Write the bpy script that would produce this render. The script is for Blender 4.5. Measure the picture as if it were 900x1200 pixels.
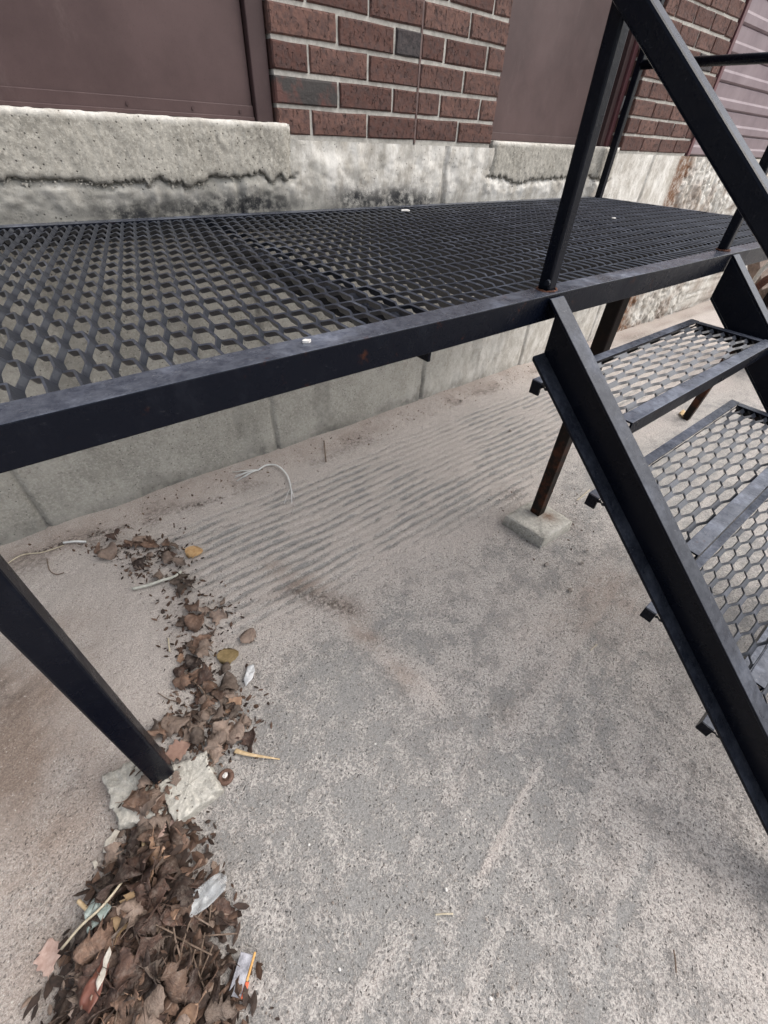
import bpy, math, random
import numpy as np
from mathutils import Vector, Matrix
rng = np.random.default_rng(7); random.seed(7)
sc = bpy.context.scene
for o in list(bpy.data.objects): bpy.data.objects.remove(o)
# ------------------------------------------------------------ camera
RC = np.array([[0.78770069,-0.61444669,0.04452959],[-0.38507435,-0.54749479,-0.74294495],[0.48087979,0.56807105,-0.66786969]])
FPX = 496.607; CAM = np.array([0,0,1.1])
cd = bpy.data.cameras.new('camera'); cam = bpy.data.objects.new('camera', cd); sc.collection.objects.link(cam)
cd.sensor_fit = 'HORIZONTAL'; cd.sensor_width = 36; cd.lens = 36*FPX/900; cd.clip_end = 500; cd.clip_start = .01
M = Matrix([[RC[0][i], -RC[1][i], -RC[2][i], CAM[i]] for i in range(3)]+[[0,0,0,1]])
cam.matrix_world = M; sc.camera = cam
sc.render.resolution_x = 768; sc.render.resolution_y = 1024
# ------------------------------------------------------------ light
SUN_EL, SUN_AZ = math.radians(52), math.radians(125)   # azimuth clockwise from +Y
w = bpy.data.worlds.new('World'); sc.world = w; w.use_nodes = True
nt = w.node_tree; bg = nt.nodes['Background']; sky = nt.nodes.new('ShaderNodeTexSky')
sky.sky_type = 'NISHITA'; sky.sun_disc = False; sky.sun_elevation = SUN_EL; sky.sun_rotation = SUN_AZ
sky.air_density = 1.0; sky.dust_density = 4.0; sky.ozone_density = 1.0
hs = nt.nodes.new('ShaderNodeHueSaturation'); hs.inputs['Saturation'].default_value = .45
nt.links.new(sky.outputs[0], hs.inputs['Color']); nt.links.new(hs.outputs[0], bg.inputs[0]); bg.inputs[1].default_value = .14
sl = bpy.data.lights.new('sun', 'SUN'); sl.energy = 1.3; sl.angle = math.radians(75); sl.color = (1,.95,.89)
so = bpy.data.objects.new('sun', sl); sc.collection.objects.link(so)
sd = Vector((math.sin(SUN_AZ)*math.cos(SUN_EL), math.cos(SUN_AZ)*math.cos(SUN_EL), math.sin(SUN_EL)))
so.rotation_euler = sd.to_track_quat('Z','Y').to_euler()
sc.view_settings.view_transform = 'Standard'; sc.view_settings.look = 'None'; sc.view_settings.exposure = 0.68; sc.view_settings.gamma = 1

def at(x, y, z=0.0):
    d = RC.T @ np.array([x-450, y-600, FPX]); p = CAM + d*((z-1.1)/d[2]); return p
# ------------------------------------------------------------ noise
def vnoise(x, y, s, seed, n=256):
    g = np.random.default_rng(seed).random((n,n)); x = np.asarray(x)*s; y = np.asarray(y)*s
    xi = np.floor(x).astype(int); yi = np.floor(y).astype(int); fx = x-xi; fy = y-yi
    fx = fx*fx*(3-2*fx); fy = fy*fy*(3-2*fy)
    a = g[xi%n, yi%n]; b = g[(xi+1)%n, yi%n]; c = g[xi%n, (yi+1)%n]; d = g[(xi+1)%n, (yi+1)%n]
    return (a*(1-fx)+b*fx)*(1-fy)+(c*(1-fx)+d*fx)*fy-.5
def fbm(x, y, s, seed, o=4):
    r = 0; a = 1
    for i in range(o): r = r+a*vnoise(x, y, s*2**i, seed+i*13); a *= .5
    return r
def sst(a, b, x): t = np.clip((x-a)/(b-a), 0, 1); return t*t*(3-2*t)
# ------------------------------------------------------------ materials
class MT:
    def __init__(s, name, rough=.8, metal=0, spec=.5):
        s.m = bpy.data.materials.new(name); s.m.use_nodes = True; s.t = s.m.node_tree; s.b = s.t.nodes['Principled BSDF']
        s.b.inputs['Roughness'].default_value = rough; s.b.inputs['Metallic'].default_value = metal; s.b.inputs['Specular IOR Level'].default_value = spec
        s.co = s.t.nodes.new('ShaderNodeTexCoord').outputs['Object']
    def n(s, t, **k):
        q = s.t.nodes.new(t)
        for a, v in k.items(): setattr(q, a, v)
        return q
    def lk(s, a, b): s.t.links.new(a, b)
    def geo(s): s.co = s.n('ShaderNodeNewGeometry').outputs['Position']; return s
    def mapv(s, sc_):
        q = s.n('ShaderNodeMapping'); q.inputs['Scale'].default_value = sc_; s.lk(s.co, q.inputs[0]); return q.outputs[0]
    def noise(s, scale, det=4, rough=.6, vec=None, lo=None, hi=None, dist=0):
        q = s.n('ShaderNodeTexNoise'); q.inputs['Scale'].default_value = scale; q.inputs['Detail'].default_value = det; q.inputs['Roughness'].default_value = rough
        q.inputs['Distortion'].default_value = dist
        s.lk(vec or s.co, q.inputs['Vector']); o = q.outputs['Fac']
        return o if lo is None else s.rng(o, lo, hi)
    def voro(s, scale, feature='F1', vec=None, rnd=1):
        q = s.n('ShaderNodeTexVoronoi', feature=feature); q.inputs['Scale'].default_value = scale; q.inputs['Randomness'].default_value = rnd; s.lk(vec or s.co, q.inputs['Vector']); return q
    def rng(s, v, lo, hi, a=0, b=1):
        q = s.n('ShaderNodeMapRange', interpolation_type='SMOOTHSTEP'); s.lk(v, q.inputs[0])
        for i, x in zip((1,2,3,4), (lo,hi,a,b)): q.inputs[i].default_value = x
        return q.outputs[0]
    def mt(s, op, a, b=0):
        q = s.n('ShaderNodeMath', operation=op)
        for i, x in enumerate((a,b)):
            if hasattr(x, 'links'): s.lk(x, q.inputs[i])
            else: q.inputs[i].default_value = x
        return q.outputs[0]
    def mix(s, f, a, b, mode='MIX'):
        q = s.n('ShaderNodeMix', data_type='RGBA', blend_type=mode)
        for i, x in ((0,f),(6,a),(7,b)):
            if hasattr(x, 'links'): s.lk(x, q.inputs[i])
            else: q.inputs[i].default_value = x if i == 0 else (*x, 1)
        return q.outputs[2]
    def attr(s, nm): q = s.n('ShaderNodeAttribute', attribute_name=nm); return q.outputs['Fac']
    def rand(s): return s.n('ShaderNodeObjectInfo').outputs['Random']
    def col(s, c): s.lk(c, s.b.inputs['Base Color'])
    def rgh(s, c): s.lk(c, s.b.inputs['Roughness'])
    def bump(s, h, st=.5, d=.002):
        q = s.n('ShaderNodeBump'); q.inputs['Strength'].default_value = st; q.inputs['Distance'].default_value = d
        s.lk(h, q.inputs['Height'])
        if s.b.inputs['Normal'].is_linked: s.lk(s.b.inputs['Normal'].links[0].from_socket, q.inputs['Normal'])
        s.lk(q.outputs[0], s.b.inputs['Normal'])

def m_black(name, wear_and_sky=.35, rust=.0, base=(.0025,.0038,.0085), rough=.27, spec=.15):
    m = MT(name, rough, 0, spec).geo()
    a = m.noise(9, 6, .65, lo=.45, hi=.75); b = m.noise(160, 3, .7, lo=.5, hi=.7)
    scr = m.noise(30, 5, .7, m.mapv((1,6,6)), .56, .68)
    # faces that look up: dust, plus bluish sky reflection painted into the colour
    nz = m.n('ShaderNodeSeparateXYZ'); m.lk(m.n('ShaderNodeNewGeometry').outputs['Normal'], nz.inputs[0])
    up = m.rng(nz.outputs[2], .6, .95)
    dust_and_sky = m.mt('MULTIPLY', up, m.mt('ADD', m.mt('MULTIPLY', a, wear_and_sky), wear_and_sky*.55))
    c = m.mix(dust_and_sky, base, m.mix(m.noise(55, 5, .8, lo=.35, hi=.65), (.090,.102,.135), (.19,.207,.25)))
    c = m.mix(m.mt('MULTIPLY', m.mt('MULTIPLY', scr, b), m.mt('ADD', m.mt('MULTIPLY', up, wear_and_sky*.8), .10)), c, (.25,.25,.26))
    c = m.mix(m.mt('MULTIPLY', m.noise(26, 6, .8, m.mapv((1,1,.5)), .5, .75), .14), c, (.035,.040,.052))
    if rust > 0:
        r = m.noise(22, 6, .7, lo=.62-rust*.3, hi=.8-rust*.25)
        if rust > .4:
            pz = m.n('ShaderNodeSeparateXYZ'); m.lk(m.co, pz.inputs[0]); r = m.mt('MULTIPLY', r, m.rng(pz.outputs[2], .62, .22, .12, 1))
        c = m.mix(m.mt('MULTIPLY', r, .85), c, m.mix(m.noise(90), (.10,.030,.012), (.045,.018,.010)))
    m.col(c); m.rgh(m.mt('ADD', m.mt('MULTIPLY', a, .2), rough)); m.bump(m.noise(70, 4, .6), .25, .0012); m.bump(b, .25, .0006)
    return m.m
BLACK = m_black('black_paint'); BEAM = m_black('scuffed_black_paint', .75, .05); STR = m_black('stringer_black_paint', .9)
TREADM = m_black('worn_tread_paint', 1.0, .08); MESHM = m_black('grating_paint', .9, base=(.018,.021,.028), rough=.36, spec=.5); RUSTY = m_black('rusty_black_paint', .3, .55, base=(.010,.007,.006), rough=.5)
def m_rust():
    m = MT('rust', .9).geo(); m.col(m.mix(m.noise(180, lo=.35, hi=.7), (.13,.045,.022), (.035,.014,.009))); m.bump(m.noise(300), .8, .002); return m.m
RUST = m_rust()

def m_ground():
    m = MT('dusty_concrete', .93, 0, .2).geo()
    sand = m.attr('sand'); dark = m.attr('dark'); tan = m.attr('tan')
    f1 = m.noise(45, 6, .72); f2 = m.noise(170, 4, .7); f3 = m.noise(12, 5, .6)
    wn = m.n('ShaderNodeTexNoise'); wn.inputs['Scale'].default_value = 55; wn.inputs['Detail'].default_value = 3; m.lk(m.co, wn.inputs['Vector'])
    wv = m.n('ShaderNodeVectorMath', operation='MULTIPLY_ADD'); m.lk(wn.outputs['Color'], wv.inputs[0]); wv.inputs[1].default_value = (.020,.020,.020); m.lk(m.co, wv.inputs[2])
    v = m.voro(92, 'DISTANCE_TO_EDGE', wv.outputs[0]); v2 = m.voro(170, 'DISTANCE_TO_EDGE', wv.outputs[0])
    ring = m.mt('MAXIMUM', m.rng(v.outputs['Distance'], .03, .22, 1, 0), m.mt('MULTIPLY', m.rng(v2.outputs['Distance'], .03, .25, 1, 0), .8))
    big = m.noise(16, 4, .6, lo=.36, hi=.62)
    q = m.mt('ADD', sand, m.mt('ADD', m.mt('MULTIPLY', m.mt('SUBTRACT', f1, .5), .95), m.mt('MULTIPLY', m.mt('SUBTRACT', f2, .5), 1.1)))
    q = m.mt('ADD', q, m.mt('MULTIPLY', m.mt('SUBTRACT', ring, .40), m.mt('MULTIPLY', big, .95)))
    q2 = m.mt('ADD', sand, m.mt('ADD', m.mt('MULTIPLY', m.mt('SUBTRACT', f1, .5), .35), m.mt('MULTIPLY', m.mt('SUBTRACT', m.noise(9, 5, .6), .5), .3)))
    sm = m.mt('ADD', m.mt('MULTIPLY', m.rng(q, .34, .68), m.rng(sand, .3, .8, .50, .55)), m.mt('MULTIPLY', m.rng(q2, .25, .80), m.rng(sand, .3, .8, .50, .45)))
    conc = m.mix(m.noise(330, 5, .8, lo=.32, hi=.68), (.150,.147,.141), (.42,.41,.395))
    conc = m.mix(m.mt('MULTIPLY', f3, .55), conc, (.30,.293,.283))
    sn = m.mix(m.noise(340, 4, .9, lo=.34, hi=.66), (.27,.238,.218), (.70,.645,.60))
    sn = m.mix(m.mt('MULTIPLY', m.noise(8, 5, .65, lo=.4, hi=.7), .6), sn, (.43,.39,.36))
    sn = m.mix(m.mt('MULTIPLY', tan, .9), sn, m.mix(m.noise(300, 3, .8, lo=.3, hi=.7), (.16,.115,.09), (.38,.30,.245)))
    c = m.mix(sm, m.mix(m.mt('MULTIPLY', tan, .55), conc, (.20,.165,.14)), sn)
    lr = m.mt('MULTIPLY', m.mt('MULTIPLY', ring, m.rng(f2, .40, .62)), m.mt('MULTIPLY', big, m.rng(sand, .9, .5, .0, .75)))
    c = m.mix(lr, c, (.60,.57,.535))
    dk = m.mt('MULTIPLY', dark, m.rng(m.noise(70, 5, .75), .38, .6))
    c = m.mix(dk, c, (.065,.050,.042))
    c = m.mix(m.mt('MULTIPLY', m.rng(m.noise(150, 5, .85), .56, .66), .65), c, (.095,.082,.074))
    c = m.mix(m.mt('MULTIPLY', m.rng(m.noise(230, 4, .85), .58, .68), .7), c, (.74,.70,.65))
    vh = m.voro(150, vec=wv.outputs[0]); hole = m.mt('MULTIPLY', m.rng(vh.outputs['Distance'], .10, .34, 1, 0), m.rng(vh.outputs['Color'], .35, .7))
    hole = m.mt('MULTIPLY', hole, m.rng(sand, 1.0, .55, .15, 1))
    c = m.mix(m.mt('MULTIPLY', hole, .75), c, (.055,.050,.046))
    vp = m.voro(120); gr = m.mt('MULTIPLY', m.rng(vp.outputs['Distance'], .08, .2, 1, 0), m.rng(vp.outputs['Color'], .70, .8))
    c = m.mix(m.mt('MULTIPLY', gr, .75), c, (.70,.68,.64))
    m.col(c)
    m.bump(sm, .8, .002); m.bump(f2, .8, .003); m.bump(m.noise(450, 4, .75), .9, .0015); m.bump(m.mt('SUBTRACT', 1, hole), .8, .003)
    return m.m
GROUND = m_ground()

def m_conc(name, c0, c1, stain=.5, pits=True):
    m = MT(name, .92, 0, .2).geo()
    c = m.mix(m.noise(7, 6, .7, lo=.3, hi=.7), c0, c1)
    c = m.mix(m.mt('MULTIPLY', m.noise(120, 5, .8, lo=.45, hi=.65), .55), c, tuple(x*1.5 for x in c1))
    c = m.mix(m.mt('MULTIPLY', m.noise(75, 6, .85, lo=.52, hi=.66), .6), c, tuple(x*.4 for x in c0))
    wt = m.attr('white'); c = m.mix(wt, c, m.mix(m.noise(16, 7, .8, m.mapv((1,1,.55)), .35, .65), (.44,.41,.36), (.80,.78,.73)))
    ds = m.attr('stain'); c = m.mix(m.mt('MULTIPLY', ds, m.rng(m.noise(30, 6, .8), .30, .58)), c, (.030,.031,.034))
    rs = m.attr('rust'); c = m.mix(m.mt('MULTIPLY', rs, m.rng(m.noise(30, 6, .75), .25, .6)), c, (.16,.075,.035))
    if pits:
        v = m.voro(85); h = m.mt('MULTIPLY', m.rng(v.outputs['Distance'], .08, .22, 1, 0), m.rng(v.outputs['Color'], .62, .75))
        c = m.mix(m.mt('MULTIPLY', h, .8), c, (.05,.047,.042)); m.bump(m.mt('SUBTRACT', 1, h), .7, .003)
    m.col(c); m.bump(m.noise(150, 6, .75), .7, .003); m.bump(m.noise(25, 5, .7), .25, .004)
    return m.m
FOUND = m_conc('foundation_concrete', (.24,.232,.205), (.36,.35,.315))
SILLM = m_conc('sill_concrete', (.27,.255,.22), (.42,.40,.355))
BLOCKM = m_conc('block_concrete', (.24,.23,.195), (.52,.50,.45))
def m_brick():
    m = MT('brown_brick', .85, 0, .3).geo(); r = m.rand()
    c = m.mix(r, (.105,.050,.040), (.180,.098,.078)); c = m.mix(m.noise(60, 5, .7, lo=.35, hi=.7), c, (.080,.050,.046))
    c = m.mix(m.mt('MULTIPLY', m.noise(120, 5, .8, lo=.55, hi=.72), .35), c, (.24,.155,.135))
    g = m.noise(85, 3, .55, m.mapv((1.5,1.5,.8)), .32, .42, .5)
    c = m.mix(m.mt('MULTIPLY', m.mt('SUBTRACT', 1, g), .28), c, (.035,.020,.018)); m.col(c)
    m.bump(g, 1, .006); m.bump(m.noise(45, 5, .75), .8, .006); m.bump(m.noise(300, 4, .7), .5, .0015); return m.m
def m_dbrick():
    m = MT('charcoal_brick', .8, 0, .3).geo(); c = m.mix(m.noise(90, 5, .7, lo=.3, hi=.7), (.030,.028,.030), (.075,.062,.062)); m.col(c); m.bump(m.noise(90, 4, .7), .8, .004); return m.m
def m_mixbrick():
    m = MT('grey_faced_brick', .82, 0, .3).geo(); c = m.mix(m.noise(14, 4, .6, lo=.42, hi=.58), (.055,.050,.048), (.12,.060,.052)); m.col(c); m.bump(m.noise(90, 4, .7), .8, .004); return m.m
BRICK, DBRICK, MBRICK = m_brick(), m_dbrick(), m_mixbrick()
def m_mortar():
    m = MT('mortar', .95, 0, .2).geo(); c = m.mix(m.noise(50, 5, .7, lo=.3, hi=.7), (.38,.36,.325), (.58,.56,.51)); m.col(c); m.bump(m.noise(250, 4, .7), .7, .002); return m.m
MORTAR = m_mortar()
def m_door(name, c0, c1, rough=.42):
    m = MT(name, rough, 0, .3).geo(); c = m.mix(m.noise(3.5, 6, .65, lo=.3, hi=.7), c0, c1)
    c = m.mix(m.mt('MULTIPLY', m.noise(13, 6, .85, m.mapv((1,1,.35)), .54, .8), .2), c, (.22,.17,.155))
    c = m.mix(m.mt('MULTIPLY', m.noise(350, 2, .7, lo=.62, hi=.72), .4), c, (.03,.02,.02)); m.col(c)
    m.rgh(m.mt('ADD', m.mt('MULTIPLY', m.noise(6, 5, .7), .35), rough-.12)); m.bump(m.noise(4, 3, .5), .5, .006); m.bump(m.noise(260, 3, .6), .12, .0006); return m.m
DOOR = m_door('brown_door_paint', (.066,.040,.039), (.098,.062,.060)); FRAMEM = m_door('brown_frame_paint', (.050,.030,.030), (.078,.048,.047)); RFRAME = m_door('reddish_frame_paint', (.095,.038,.042), (.15,.065,.072)); DOOR3 = m_door('mauve_door_paint', (.17,.125,.14), (.24,.185,.20))
def simple(name, c0, c1, sc_=60, rough=.7, bump=.3, rnd=False, **k):
    m = MT(name, rough).geo(); c = m.mix(m.noise(sc_, 5, .7, lo=.3, hi=.7), c0, c1)
    if rnd:
        h = m.n('ShaderNodeHueSaturation'); m.lk(c, h.inputs['Color']); m.lk(m.rng(m.rand(), 0, 1, .5, 1.7), h.inputs['Value']); c = h.outputs[0]; c = m.mix(m.mt('MULTIPLY', m.noise(75, 5, .8, lo=.45, hi=.7), .35), c, (.30,.25,.21))
        m.bump(m.noise(45, 4, .7, dist=1.5), 1.0, .006)
    m.col(c); m.bump(m.noise(sc_*3, 4, .7), bump, .001)
    for a, v in k.items(): m.b.inputs[a.replace('_', ' ')].default_value = v
    return m.m
LEAFS = [simple('brown_leaf', (.075,.044,.031), (.15,.093,.064), 90, .75, .6, True), simple('dark_leaf', (.030,.017,.013), (.070,.038,.027), 90, .7, .6, True),
         simple('greybrown_leaf', (.13,.095,.075), (.20,.15,.12), 90, .75, .6, True), simple('tan_leaf', (.26,.155,.10), (.38,.25,.17), 110, .75, .4)]
ORANGE = simple('orange_leaf', (.42,.24,.10), (.60,.40,.20), 70, .75, .3); OLIVE = simple('olive_leaf', (.17,.12,.05), (.30,.22,.11), 70, .75, .4)
PINK = simple('pinkish_leaf', (.36,.24,.20), (.50,.37,.32), 80, .8, .4); PALE = simple('pale_bark', (.42,.38,.32), (.66,.62,.55), 60, .85, .6)
WOODS = simple('splinter_wood', (.50,.36,.20), (.70,.54,.34), 80, .8, .4); TWIG = simple('twig_bark', (.10,.07,.05), (.22,.16,.12), 90, .85, .5)
STRAW = simple('straw', (.42,.36,.26), (.60,.53,.40), 90, .8, .3); WHITE = simple('white_plastic', (.62,.63,.62), (.80,.80,.79), 40, .45, .1)
STONEW = simple('white_stone', (.6,.58,.55), (.82,.8,.77), 60, .8, .4); ORP = simple('orange_print', (.50,.07,.03), (.75,.16,.06), 40, .5, .1); ORY = simple('yellow_edge_print', (.50,.26,.07), (.72,.42,.14), 40, .5, .1)
GREYP = simple('grey_foil', (.14,.14,.16), (.42,.42,.46), 70, .35, 1); MULCH = simple('leaf_mulch', (.022,.015,.012), (.085,.055,.040), 130, .85, 1)
GRIT = simple('grit', (.18,.15,.13), (.45,.41,.37), 70, .9, .4); REDC = simple('brown_wrapper_print', (.13,.045,.03), (.20,.08,.055), 40, .5, .1)
def m_film(name, c, alpha):
    m = MT(name, .25).geo(); m.b.inputs['Base Color'].default_value = (*c, 1); m.b.inputs['Transmission Weight'].default_value = 0
    m.lk(m.rng(m.noise(30, 4, .7), .3, .7, alpha-.3, alpha+.2), m.b.inputs['Alpha']); m.bump(m.noise(60, 4, .6), .8, .004); return m.m
FILM = m_film('clear_film', (.55,.57,.58), .5); GFILM = m_film('greenish_film', (.42,.50,.47), .6)
CAULK = simple('brown_caulk', (.10,.06,.055), (.15,.10,.09), 60, .6, .3); WOODP = simple('weathered_wood', (.17,.125,.10), (.32,.25,.21), 30, .9, .6)
SMEAR = simple('grey_sealant', (.30,.31,.31), (.45,.46,.46), 60, .6, .4)

# ------------------------------------------------------------ builders
class MB:
    def __init__(s): s.v = []; s.f = []
    def add(s, vs, fs):
        n = len(s.v); s.v += [tuple(map(float, p)) for p in vs]; s.f += [tuple(i+n for i in q) for q in fs]; return s
    def box(s, a, b):
        x0,y0,z0 = a; x1,y1,z1 = b
        return s.add([(x0,y0,z0),(x1,y0,z0),(x1,y1,z0),(x0,y1,z0),(x0,y0,z1),(x1,y0,z1),(x1,y1,z1),(x0,y1,z1)], [(3,2,1,0),(4,5,6,7),(0,1,5,4),(1,2,6,5),(2,3,7,6),(3,0,4,7)])
    def prism(s, poly, fn, a, b):   # polygon (u,v) swept from a to b by fn(u,v,t)
        n = len(poly); vs = [fn(u,v,a) for u,v in poly]+[fn(u,v,b) for u,v in poly]
        return s.add(vs, [tuple(range(n))[::-1], tuple(range(n,2*n))]+[(i,(i+1)%n,n+(i+1)%n,n+i) for i in range(n)])
    def beam(s, p, q, wx, wy, up=(0,0,1)):   # rectangular bar from p to q
        p = Vector(p); q = Vector(q); d = (q-p).normalized(); u = Vector(up); a = d.cross(u).normalized(); b = a.cross(d).normalized()
        c = [(-1,-1),(1,-1),(1,1),(-1,1)]
        vs = [p+a*wx/2*i+b*wy/2*j for i,j in c]+[q+a*wx/2*i+b*wy/2*j for i,j in c]
        return s.add(vs, [(3,2,1,0),(4,5,6,7),(0,1,5,4),(1,2,6,5),(2,3,7,6),(3,0,4,7)])
    def tube(s, pts, r, n=10, flat=1.0):
        pts = [Vector(p) for p in pts]; rr = r if hasattr(r, '__len__') else [r]*len(pts); vs = []; fs = []
        for i, p in enumerate(pts):
            d = (pts[min(i+1,len(pts)-1)]-pts[max(i-1,0)]).normalized(); a = d.cross(Vector((.13,.2,.97))).normalized(); b = a.cross(d)
            for k in range(n): t = 2*math.pi*k/n; vs.append(p+a*math.cos(t)*rr[i]+b*math.sin(t)*rr[i]*flat)
        for i in range(len(pts)-1):
            for k in range(n): fs.append((i*n+k, i*n+(k+1)%n, (i+1)*n+(k+1)%n, (i+1)*n+k))
        fs += [tuple(range(n))[::-1], tuple(range((len(pts)-1)*n, len(pts)*n))]
        return s.add(vs, fs)
    def mesh(s, name):
        me = bpy.data.meshes.new(name); me.from_pydata(s.v, [], s.f); me.update(); return me
def link(name, me, mat, parent=None, bevel=0, smooth=False, loc=None):
    o = bpy.data.objects.new(name, me); sc.collection.objects.link(o)
    if mat is not None and not me.materials: me.materials.append(mat)
    if parent is not None: o.parent = parent
    if loc is not None: o.location = loc
    if bevel:
        b = o.modifiers.new('bevel', 'BEVEL'); b.width = bevel; b.segments = 2; b.limit_method = 'ANGLE'; b.angle_limit = .6
    if smooth:
        for p in me.polygons: p.use_smooth = True
    return o
def tag(o, label, cat, group=None, kind=None):
    if label: o['label'] = label
    if cat: o['category'] = cat
    if group: o['group'] = group
    if kind: o['kind'] = kind
    return o
def thing(name, label, cat, loc=(0,0,0), group=None):
    o = bpy.data.objects.new(name, None); sc.collection.objects.link(o); o.location = loc; o.empty_display_size = .1
    return tag(o, label, cat, group)
def rebase(root):   # children were given world coordinates: keep them there
    for c in root.children: c.matrix_parent_inverse = Matrix.Translation(root.location).inverted()
def grid(name, P, mat, attrs={}, parent=None, smooth=True):
    ny, nx = P.shape[:2]; me = bpy.data.meshes.new(name)
    idx = np.arange(nx*ny).reshape(ny, nx); F = np.stack([idx[:-1,:-1], idx[:-1,1:], idx[1:,1:], idx[1:,:-1]], -1).reshape(-1, 4)
    me.vertices.add(nx*ny); me.vertices.foreach_set('co', P.reshape(-1).astype(np.float32))
    me.loops.add(F.size); me.loops.foreach_set('vertex_index', F.reshape(-1).astype(np.int32))
    me.polygons.add(len(F)); me.polygons.foreach_set('loop_start', np.arange(0, F.size, 4, dtype=np.int32)); me.polygons.foreach_set('loop_total', np.full(len(F), 4, dtype=np.int32))
    me.update(calc_edges=True); me.validate()
    for k, a in attrs.items():
        q = me.attributes.new(k, 'FLOAT', 'POINT'); q.data.foreach_set('value', a.reshape(-1).astype(np.float32))
    me.materials.append(mat)
    if smooth: me.polygons.foreach_set('use_smooth', np.ones(len(F), dtype=bool))
    o = bpy.data.objects.new(name, me); sc.collection.objects.link(o)
    if parent: o.parent = parent
    return o

# ------------------------------------------------------------ ground
YW = 1.54
xs = np.concatenate([-np.geomspace(60, .95, 26), np.arange(-.9, 2.9, .005), np.geomspace(2.9, 60, 60)])
ys = np.concatenate([-np.geomspace(60, .75, 26), np.arange(-.7, 1.54, .005), [1.545, 1.7]])
GX, GY = np.meshgrid(xs, ys)
def gz_base(X, Y):
    return .014*sst(1.36, 1.54, Y)*(1+1.2*vnoise(X, Y, 6, 3))+.006*vnoise(X, Y, 2.2, 5)
def blob(X, Y, px, py, rx, ry=None, rot=0):
    c = at(px, py); ry = ry or rx; dx = X-c[0]; dy = Y-c[1]; a = math.radians(rot)
    u = dx*math.cos(a)+dy*math.sin(a); v = -dx*math.sin(a)+dy*math.cos(a); return np.exp(-(u/rx)**2-(v/ry)**2)
def seg(X, Y, p, q, wd):
    a = at(*p); b = at(*q); d = (b-a)[:2]; L = np.hypot(*d); d = d/L; u = (X-a[0])*d[0]+(Y-a[1])*d[1]; v = -(X-a[0])*d[1]+(Y-a[1])*d[0]
    v = v+.012*vnoise(X, Y, 9, 77)
    return np.exp(-(v/wd)**2)*sst(-.03, .05, u)*sst(L+.03, L-.05, u)
X, Y = GX, GY
n1 = fbm(X, Y, 3, 21); n2 = fbm(X, Y, 9, 31); n3 = fbm(X, Y, 40, 41, 3)
sand = .385+.0*X
sand += .50*sst(.50, .86, Y+.10*n1)                                     # dust drifted towards the wall
sand += .38*sst(-.06, -.26, X+.08*n1)                                   # sandy strip on the left
sand += .12*sst(.25, .6, X-.4*(Y)+.15*n1)*sst(1.3, .6, X)
sand -= .26*blob(X, Y, 400, 800, .13, .16)+.10*blob(X, Y, 330, 900, .15, .2)+.08*blob(X, Y, 450, 880, .16)
sand += .35*seg(X, Y, (400,725), (520,830), .035)
sand -= .12*blob(X, Y, 460, 1010, .14, .2)+.10*blob(X, Y, 340, 1150, .12)+.16*blob(X, Y, 620, 900, .15)+.18*blob(X, Y, 690, 830, .14, .07)
sand += .22*blob(X, Y, 720, 700, .2, .12)+.15*blob(X, Y, 850, 1100, .15, .25)+.15*blob(X, Y, 620, 740, .15, .08)
sand += .48*seg(X, Y, (635,895), (560,1030), .008)-.45*seg(X, Y, (765,985), (690,1200), .010)
sand -= .25*seg(X, Y, (600,1010), (520,1170), .02)
sand += .18*n1+.10*n2
a_, b_ = at(640,880), at(500,1120); d_ = (b_-a_)[:2]; d_ = d_/np.hypot(*d_); su = X*d_[0]+Y*d_[1]; sv = -X*d_[1]+Y*d_[0]
streak = vnoise(su, sv*14, 3.2, 55)+.6*vnoise(su, sv*30, 3.2, 56)
sand += .34*streak*np.exp(-((sv-(-a_[0]*d_[1]+a_[1]*d_[0]))/.20)**2)*sst(.45, .25, Y)
# raked ridges running along the wall
wob = .016*vnoise(X, Y, 1.6, 51)+.008*vnoise(X, Y, 7, 52)+.004*vnoise(X, Y, 22, 54)
ph = (Y+wob)/.036*2*np.pi+2.2*vnoise(X, Y, 3.0, 53)
rid = .5+.5*np.cos(ph)
zone = sst(.66, .86, Y+.14*n1)*sst(1.36, 1.22, Y)*sst(-.02, .12, X+.12*n1)*sst(3.2, 2.2, X)
brk = sst(-.42, .12, fbm(X*.45, Y, 18, 61, 4))*sst(-.45, .02, vnoise(X, Y, 2.6, 71))
brk = np.clip(.30*sst(.2, .5, X)+.80*brk, 0, 1)
groove = zone*brk*sst(.74, .24, rid+.60*fbm(X*.6, Y, 40, 63, 4))
sand -= 1.05*groove*(.75+.5*vnoise(X, Y, 5, 72))
comb = seg(X, Y, (110,740), (155,810), .05)*(.5+.5*np.cos((X*.75+Y*.65)/.011*2*np.pi))
sand -= .32*comb
sand -= .25*zone*sst(.05, .25, vnoise(X, Y, 4.5, 81))*sst(1.1, .7, Y)
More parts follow.
